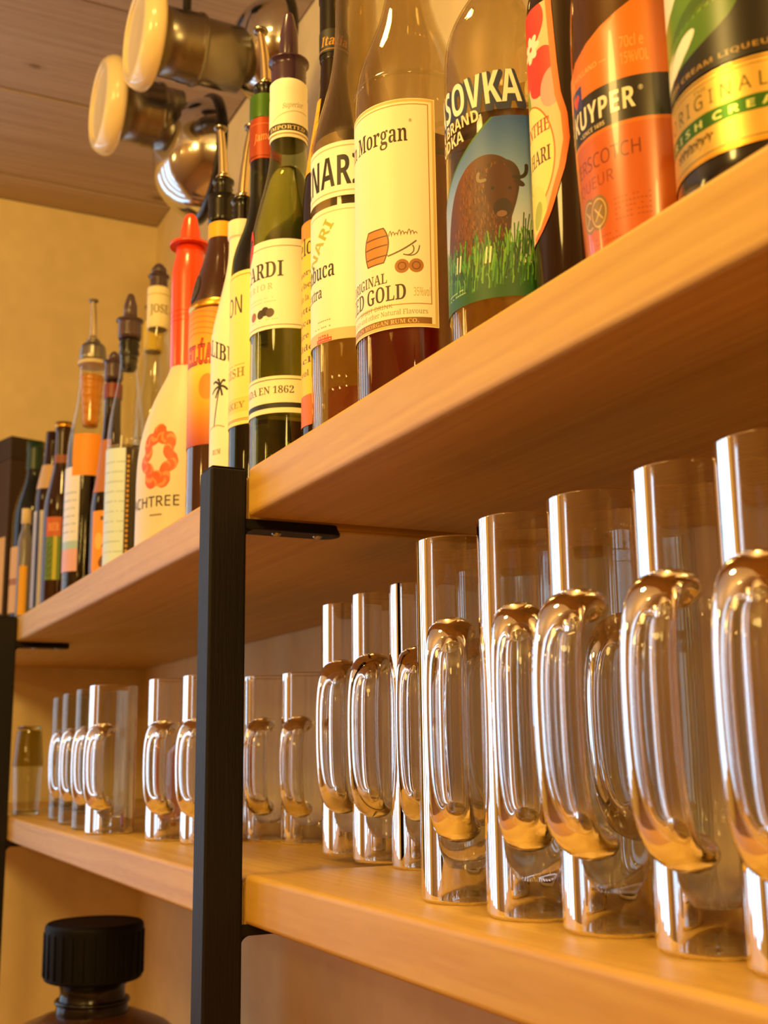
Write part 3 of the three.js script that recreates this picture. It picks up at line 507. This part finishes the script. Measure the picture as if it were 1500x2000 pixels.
{ // coffee liqueur
  const t = bottle('coffee_liqueur_bottle', 'dark brown liqueur bottle with orange-yellow label and yellow neck band', -1.1502, -0.072, 1.251);
  const P = [[0, 0], [31, 0], [34, 4, 3], [34, 236, 14], [32, 262, 20], [15, 318, 20], [14, 352]];
  part('body', lathe(P), M.brownTint, t); part('neck_band', lathe([[14.6, 324], [15.6, 325], [15.6, 342], [14.2, 343]]), std('#e5a713', 0.4), t);
  part('shoulder_ring', lathe([[33.8, 238], [34.9, 240], [34.9, 244], [33.6, 247]]), M.gold, t);
  part('capsule', lathe([[14.2, 343], [16.4, 345], [16, 350], [16.6, 356], [16, 362], [16.6, 368], [16.6, 376], [0, 377]]), M.blackGloss, t);
  label(t, P, { name: 'seal', s0: -50, s1: -26, h0: 248, h1: 280, k: 6, lift: 0.6, shape: (h) => { const d = Math.sqrt(Math.max(0.02, 1 - ((h - 264) / 16) ** 2)) * 12; return [-38 - d, -38 + d]; }, draw(c) { rect(c, -60, 0, 230, 290, '#2d2415'); c.strokeStyle = '#5c4a2a'; c.lineWidth = 1.2; c.beginPath(); c.ellipse(-38, -264, 8, 11, 0, 0, 7); c.stroke(); txt(c, 'K', -42, -34, 258, 12, SB, '#5c4a2a'); } });
  label(t, P, { s0: -96, s1: 40, h0: 88, h1: 237, k: 6, draw(c) {
    const g = c.createLinearGradient(0, -237, 0, -88); g.addColorStop(0, '#d98812'); g.addColorStop(0.28, '#f1a51a'); g.addColorStop(0.45, '#fbd24a'); g.addColorStop(0.72, '#f3a313'); g.addColorStop(1, '#b3480c'); c.fillStyle = g; c.fillRect(-110, -250, 180, 170);
    c.strokeStyle = '#a5620e'; c.lineWidth = 1; for (let i = 0; i < 6; i++) { c.beginPath(); c.arc(-30, -150, 60 + i * 6, 3.6, 5.6); c.stroke(); }
    txt(c, 'KAHLÚA', -62, -8, 176, 20, SB, '#e2421a', { outline: '#6a2208', ow: 3.2 }); c.fillStyle = '#d98a18'; c.beginPath(); c.ellipse(-14, -150, 10, 14, 0, 0, 7); c.fill();
  } });
  steelPourer(t, 374, -0.004, 62, 10);
}
{ // frosted peach bottle
  const t = bottle('peach_liqueur_bottle', 'wide frosted bottle with a long orange-red cap and an orange emblem', -1.2976, -0.080, 1.28, true);
  const P = [[0, 0], [51, 0], [56, 6, 5], [56, 128, 40], [40, 186, 30], [20, 226, 16], [20, 240]];
  part('body', lathe(P), std('#efe6cc', 0.45, { transmission: 0.25, thickness: 0 }), t);
  const cap = std('#f2430c', 0.28, { clearcoat: 0.5 });
  const c = part('cap_sleeve', lathe([[20.4, 230], [21, 230.5], [21.4, 300], [21.4, 352, 10], [17, 372, 4], [17, 384], [0, 385]]), cap, t);
  part('cap_flange', lathe([[0, 384], [24, 384], [25, 386], [24, 388.5], [0, 389]]), cap, c); part('cap_nose', lathe([[12.5, 388], [12, 404], [8, 424, 6], [4, 428], [0, 428.5]]), cap, c);
  for (let i = 0; i < 3; i++) part('cap_ring', new THREE.TorusGeometry(0.0214, 0.0006, 6, 40).rotateX(Math.PI / 2).translate(0, 0.286 + i * 0.006, 0), cap, c);
  label(t, P, { name: 'print', s0: -90, s1: 44, h0: 36, h1: 160, k: 6, mat: { transparent: true, alphaTest: 0.5, roughness: 0.5 }, draw(c2) {
    for (let i = 0; i < 60; i++) { const a = i / 60 * Math.PI * 2, w = 1 + 0.22 * Math.sin(a * 7); c2.fillStyle = i % 3 ? '#ee5a1a' : '#f28a4a'; c2.beginPath(); c2.ellipse(-34 + Math.cos(a) * 17 * w, -112 + Math.sin(a) * 28 * w, 5.4, 7, a, 0, 7); c2.fill(); }
    txt(c2, 'PEACHTREE', -100, -5, 54, 12, GR, '#3d3420'); rect(c2, -42, -26, 44, 45.4, '#8a7a50');
  } });
}
// ───────────── far bottles ─────────────
const prints = { transparent: true, alphaTest: 0.5 };
{ const t = bottle('clear_spirit_bottle', 'clear round-shouldered bottle with a cream neck label behind the frosted bottle', -1.6953, -0.15, 1.307, true);
  const P = [[0, 0], [31, 0], [34, 4, 3], [34, 300, 30], [28, 350, 30], [15, 420, 26], [14, 486]];
  part('body', lathe(P), M.clear, t); part('liquid', lathe([[0, 5], [29, 5], [31.6, 9, 4], [31.6, 250], [0, 250]]), M.water, t);
  const cp = [[14.6, 424], [17, 426], [17, 490], [0, 491]]; part('neck_capsule', lathe(cp), std('#f4e6b4', 0.4), t);
  label(t, cp, { name: 'capsule_print', s0: -20, s1: 26, h0: 430, h1: 486, k: 4, draw(c) { rect(c, -40, 40, 400, 500, '#f4e6b4'); txt(c, 'JOSE', -12, 18, 446, 14, SB, '#6a5a30'); rect(c, -40, 40, 476, 478, '#c8b06a'); } });
  plasticPourer(t, 490, M.greyPurple, 14, 22, 20, 12); }
{ const t = bottle('yellow_neck_bottle', 'bottle with a bright yellow neck label and grey pourer, behind the others', -1.9067, -0.20, 1.31, true);
  const P = [[0, 0], [26, 0], [28, 3, 2], [28, 330, 30], [14, 420, 30], [14, 470]];
  part('body', lathe(P), M.clear, t); part('neck_label', lathe([[14.2, 462], [17, 463], [17, 514], [0, 515]]), std('#e8c412', 0.5), t); plasticPourer(t, 514, M.greyPurple, 13, 30, 16, 10); }
{ const t = bottle('tall_capped_bottle', 'clear bottle topped by a tall pointed purple-grey pourer and black stopper', -1.60, -0.0837, 1.329, true);
  const P = [[0, 0], [25, 0], [27, 3, 2], [27, 224, 20], [22, 262, 16], [13, 310, 20], [12.5, 345]];
  part('body', lathe(P), M.clear, t); part('liquid', lathe([[0, 5], [23, 5], [25, 8, 3], [25, 206], [0, 206]]), M.water, t);
  part('stopper', lathe([[0, 318], [9, 320], [12, 326], [11, 330], [13, 336], [12, 340], [15, 346], [13, 352], [15, 358], [13, 364], [14, 372], [0, 373]]), M.blackGloss, t);
  plasticPourer(t, 372, M.greyPurple, 17, 24, 40, 10);
  label(t, P, { s0: -60, s1: 8, h0: 30, h1: 200, k: 4, draw(c) { rect(c, -80, 40, 0, 250, '#cfe6fa'); lines(c, -50, 0, 180, 10, 14, '#8aa8c0', 1.6); rect(c, 0, 8, 0, 250, '#2a1a12'); c.fillStyle = '#c99a3a'; for (let i = 0; i < 22; i++) c.fillRect(2, -190 + i * 7, 3.6, 4); } }); }
{ const t = bottle('orange_label_bottle', 'small dark bottle with a square orange label at the board edge', -1.67, -0.079, 1.339, true);
  const P = [[0, 0], [24, 0], [26, 3, 2], [26, 140, 16], [20, 170, 20], [12, 260, 24], [11.6, 322]];
  part('body', lathe(P), M.brownGlass, t); part('neck_band', lathe([[11.8, 296], [13.6, 297], [13.6, 318], [12, 319]]), std('#7a2a1c', 0.4), t); plasticPourer(t, 330, M.greyPurple, 14, 24, 16, 9);
  label(t, P, { name: 'shoulder_label', s0: -40, s1: 0, h0: 152, h1: 232, k: 4, draw(c) { rect(c, -60, 40, 140, 240, '#b06a34'); } });
  label(t, P, { s0: -26, s1: 16, h0: 36, h1: 124, k: 5, draw(c) { rect(c, -60, 40, 0, 160, '#e8952a'); c.strokeStyle = '#5a3210'; c.lineWidth = 3; c.beginPath(); c.arc(-14, -88, 16, -1, 1.4); c.stroke(); c.fillStyle = '#6a3c12'; c.beginPath(); c.ellipse(-6, -52, 6, 10, 0.5, 0, 7); c.fill(); rect(c, -12, 0, 110, 116, '#6a3c12'); c.fillStyle = '#f0b860'; c.beginPath(); c.ellipse(-14, -80, 6, 12, 0, 0, 7); c.fill(); } }); }
{ const t = bottle('honey_liqueur_bottle', 'clear bottle with a steel pourer, white washer and ribbed amber stopper', -1.7763, -0.07, 1.361, true);
  const P = [[0, 0], [31, 0], [34, 4, 3], [34, 236, 30], [30, 270, 30], [20, 330, 40], [19, 376]];
  part('body', lathe(P), M.clear, t); part('liquid', lathe([[0, 5], [29, 5], [31.6, 9, 4], [31.6, 214], [0, 214]]), solid('#ffffff', 1.34, { thickness: 0.05, attenuationColor: S('#2a0f04'), attenuationDistance: 0.02 }), t);
  const am = std('#f0a01c', 0.2, { transmission: 0.4, thickness: 0.01 }), rib = [[0, 280], [11, 281]]; for (let i = 0; i < 6; i++) { const r = 12 + i * 1.1; rib.push([r, 288 + i * 13], [r + 1.6, 292 + i * 13], [r, 297 + i * 13]); } rib.push([0, 366]);
  part('amber_stopper', lathe(rib, 32), am, t, 'ribbed amber stopper'); part('washer', lathe([[0, 378], [22, 378], [23, 381], [22, 386], [0, 386]]), std('#d9c8a0', 0.4), t);
  part('collar', lathe([[0, 386], [20, 386], [21, 392, 3], [19, 412, 6], [12, 416], [0, 416]]), M.brushed, t);
  steelPourer(t, 398, -0.002, 66, 9, M.brushed);
  label(t, P, { s0: -60, s1: -12, h0: 50, h1: 210, k: 4, draw(c) { rect(c, -80, 40, 0, 250, '#e2e6fa'); rect(c, -80, 40, 0, 84, '#dcaab4'); rect(c, -80, 40, 84, 96, '#a8c8dc'); lines(c, -50, -16, 170, 6, 12, '#7a9ab8', 2); } });
  label(t, P, { name: 'neck_label', s0: -26, s1: 18, h0: 196, h1: 262, k: 4, lift: 0.6, draw(c) { rect(c, -60, 40, 150, 300, '#ee9414'); } }); }
{ const t = bottle('brown_beer_bottle', 'small brown beer bottle with red and green label near the far post', -1.8749, -0.05, 1.382, true);
  const P = [[0, 0], [25, 0], [27, 3, 2], [27, 176, 16], [22, 200, 16], [14, 236, 18], [13, 292], [14.5, 294], [14.5, 304], [0, 305]];
  part('body', lathe(P), std('#2c1206', 0.06), t); part('lip', lathe([[13, 300], [15.4, 301], [15.4, 309], [0, 310]]), M.gold, t);
  label(t, P, { name: 'neck_label', s0: -22, s1: 8, h0: 240, h1: 254, k: 4, draw(c) { rect(c, -60, 40, 200, 300, '#8a4a2c'); } });
  label(t, P, { s0: -24, s1: 2, h0: 50, h1: 150, k: 5, draw(c) { rect(c, -60, 40, 0, 250, '#5f7a1c'); rect(c, -60, 40, 119, 150, '#c05a24'); txt(c, 'BIER', -20, -2, 128, 12, SB, '#e8a05a'); rect(c, -10, -4, 50, 119, '#b8b02a'); c.strokeStyle = '#3a4a12'; c.lineWidth = 1.4; for (let i = 0; i < 5; i++) { c.beginPath(); c.arc(-17, -60 - i * 11, 4, 0, 5); c.stroke(); } } }); }
{ const t = bottle('pale_shoulder_bottle', 'brown bottle with a pale shoulder label behind the small beer bottle', -2.0773, -0.07, 1.391, true);
  const P = [[0, 0], [25, 0], [27, 3, 2], [27, 230, 16], [14, 300, 24], [13, 346], [0, 347]];
  part('body', lathe(P), std('#241010', 0.06), t); label(t, P, { name: 'shoulder_label', s0: -36, s1: 20, h0: 240, h1: 284, k: 3, draw(c) { rect(c, -60, 40, 200, 300, '#c9a882'); } });
  label(t, P, { s0: -40, s1: 10, h0: 30, h1: 200, k: 3, draw(c) { rect(c, -60, 40, 0, 250, '#d2cbc8'); rect(c, -26, -18, 0, 250, '#3a3038'); } }); }
{ const t = bottle('miniature_bottle', 'tiny slim bottle with beige cap and yellow stripe beside the far post', -2.0474, -0.025, 1.409, true);
  const P = [[0, 0], [11, 0], [12, 2, 2], [12, 146, 8], [7, 160, 4], [6.6, 172]];
  part('body', lathe(P, 28), std('#8f8a90', 0.1, { transmission: 0.4, thickness: 0 }), t); part('cap', lathe([[0, 172], [8, 172], [8, 198], [0, 199]], 24), std('#d8c29a', 0.5), t);
  label(t, P, { s0: -8, s1: 5, h0: 14, h1: 98, k: 4, draw(c) { rect(c, -30, 40, 0, 250, '#e0a416'); } }); }
{ const t = bottle('wine_bottle', 'dark green wine bottle at the far end of the upper shelf', -2.2565, -0.07, 1.405, true);
  const P = [[0, 0], [34, 0], [36, 3, 2], [36, 226, 26], [30, 256, 20], [15, 300, 20], [14.6, 350]];
  part('body', lathe(P), M.greenBlack, t); part('neck_foil', lathe([[15, 316], [16.4, 317], [15.8, 352], [17, 354], [17, 372], [0, 373]]), std('#10331a', 0.3), t);
  label(t, P, { s0: -60, s1: 10, h0: 40, h1: 164, k: 3, draw(c) { rect(c, -80, 40, 0, 250, '#d6a96c'); rect(c, -80, 40, 92, 104, '#a0643a'); rect(c, -24, -20, 0, 250, '#7a4a20'); } }); }
{ const t = thing('gift_carton', 'narrow dark bottle carton at the very end of the upper shelf', 'box', [-2.38, YU - DROP, -0.055], 0.3);
  part('body', box(-0.035, 0.035, 0, 0.40, -0.03, 0.03, 0.002), std('#3a2414', 0.6), t); part('lid', box(-0.0365, 0.0365, 0.355, 0.402, -0.0315, 0.0315, 0.002), std('#2a190e', 0.6), t); part('paper_panel', box(-0.02, 0.03, 0.05, 0.2, 0.0302, 0.0306), std('#d9b27c', 0.7), t); }

// ───────────── hanging spotlights at the far upper corner ─────────────
function spotlight(x, y, z, dy, size, back, label) {
  const k = 0.78, t = thing('hanging_spotlight', label, 'spotlight', [x, y, z], 0);
  const ax = (pts) => lathe(pts.map(([r, h, c]) => [r * k, h * k, c]), 64).rotateX(Math.PI / 2);      // lathe axis along +z
  const d = part('dome', ax([[102, 2], [99, 14], [86, 48, 26], [56, 78, 26], [0, 90]]), M.chrome, t, 'polished chrome dome'); d.position.set(0, dy, -back); d.scale.setScalar(size);
  const r = part('rim', ax([[92, 0.5], [104, 0.5], [106, 7, 4], [104, 15, 4], [98, 17], [95, 9]]), M.darkRim, t, 'black rim'); r.position.copy(d.position); r.scale.copy(d.scale);
  part('body', ax([[0, 60 - back * 1000], [58, 60 - back * 1000], [58, 88], [62, 90], [62, 92], [64, 94], [64, 100], [62, 102], [62, 122], [60, 124], [60, 180], [0, 180]]), M.brushed, t, 'steel barrel');
  const c = part('end_cap', ax([[0, 172], [84, 172], [92, 178, 5], [93, 192, 8], [84, 208, 7], [72, 211], [67, 206, 3], [0, 204]]), M.cream, t, 'cream rounded end cap');
  part('cap_ring', new THREE.TorusGeometry(0.068 * k, 0.0022 * k, 10, 64).translate(0, 0, 0.2075 * k), M.cream, c);
  part('stem', new THREE.CylinderGeometry(0.006, 0.006, CEIL - y - 0.04, 16).translate(0, (CEIL - y + 0.04) / 2, 0.09), M.darkRim, t);
  part('ceiling_plate', new THREE.CylinderGeometry(0.04, 0.042, 0.012, 32).translate(0, CEIL - y - 0.006, 0.09), M.darkRim, t);
}
spotlight(-1.591, 1.025, -0.187, -0.055, 1.2, 0.005, 'lower steel spotlight with cream cap, hanging below the other lamp');
spotlight(-1.431, 1.045, -0.198, 0.028, 1, 0.045, 'upper steel spotlight with cream cap, cut by the picture top');

// ───────────── grinder on the counter ─────────────
{ const t = thing('coffee_grinder', 'black lidded coffee grinder under the lower shelf behind the middle post', 'coffee grinder', [-1.76, -0.52, -0.10]);
  part('housing', lathe([[0, 0], [124, 0], [128, 4, 3], [130, 150, 30], [124, 226, 30], [60, 252, 12], [0, 254]]), std('#4a2c18', 0.35, { clearcoat: 0.4 }), t);
  part('neck', lathe([[46, 240], [50, 244], [50, 262, 8], [44, 278, 8], [47, 290], [52, 296], [52, 300], [0, 300]]), M.blackGloss, t);
  part('shoulder_ring', new THREE.TorusGeometry(0.049, 0.0035, 10, 48).rotateX(Math.PI / 2).translate(0, 0.268, 0), M.blackGloss, t);
  const l = part('lid', lathe([[0, 296], [62, 296], [68, 298, 3], [69, 370, 4], [65, 374, 2], [61, 372], [0, 373]]), M.blackMatt, t);
  for (let i = 0; i < 28; i++) { const a = i / 28 * Math.PI * 2; part('grip_rib', box(-0.0022, 0.0022, 0.303, 0.362, 0.0678, 0.0703, 0.001).rotateY(a), M.blackMatt, l); }
}

// ───────────── pendant lamps of the room ─────────────
LAMPS.forEach(([x, y, z, level, R, glow], i) => {
  const t = thing('pendant_lamp', ['round warm glass pendant lamp hanging in front of the near bottles', 'round warm glass pendant lamp hanging before the far shelf end', 'round warm glass pendant lamp hanging behind the camera', 'small warm bulb pendant over the room, nearest the window', 'small warm bulb pendant over the middle of the room', 'small warm bulb pendant over the room, farthest from the window'][i], 'lamp', [x, y, z]);
  const globe = part('lamp_globe', new THREE.SphereGeometry(R, 32, 24), new THREE.MeshStandardMaterial({ color: S('#fff0d0'), roughness: 0.3, emissive: new THREE.Color().setRGB(...LAMP_TINT), emissiveIntensity: glow }), t); globe.castShadow = false;
  part('lamp_cap', new THREE.CylinderGeometry(0.025, 0.03, 0.05, 24).translate(0, R + 0.02, 0), M.blackMatt, t);
  part('cord', new THREE.CylinderGeometry(0.003, 0.003, CEIL - y - R - 0.03, 8).translate(0, (CEIL - y + R + 0.03) / 2, 0), M.blackMatt, t);
  const L = new THREE.PointLight(new THREE.Color().setRGB(...LAMP_TINT), level, 0, 2); L.name = 'lamp_glow'; L.castShadow = true; L.shadow.radius = R * 45; t.add(L);
});

{ // ceiling downlight above the middle bottles
  const t = thing('ceiling_downlight', 'small ceiling downlight above the front edge of the upper shelf', 'lamp', [-0.93, CEIL - 0.0005, 0.24]);
  part('trim_ring', lathe([[62, 0], [78, 0], [76, -8, 3], [64, -10], [60, -4]]), M.blackMatt, t);
  part('lamp_glass', new THREE.SphereGeometry(0.058, 32, 16, 0, Math.PI * 2, Math.PI / 2, Math.PI / 2).scale(1, 0.55, 1), new THREE.MeshStandardMaterial({ color: S('#fff0d0'), emissive: new THREE.Color().setRGB(...LAMP_TINT), emissiveIntensity: 60 }), t).castShadow = false;
  const L = new THREE.SpotLight(new THREE.Color().setRGB(...LAMP_TINT), DOWNLIGHT, 0, 1.25, 0.5, 2); L.name = 'lamp_glow'; L.position.set(0, -0.06, 0); L.target.position.set(0, -1, 0); L.castShadow = true; L.shadow.radius = 2.5; t.add(L, L.target);
}
renderer.render(scene, camera);
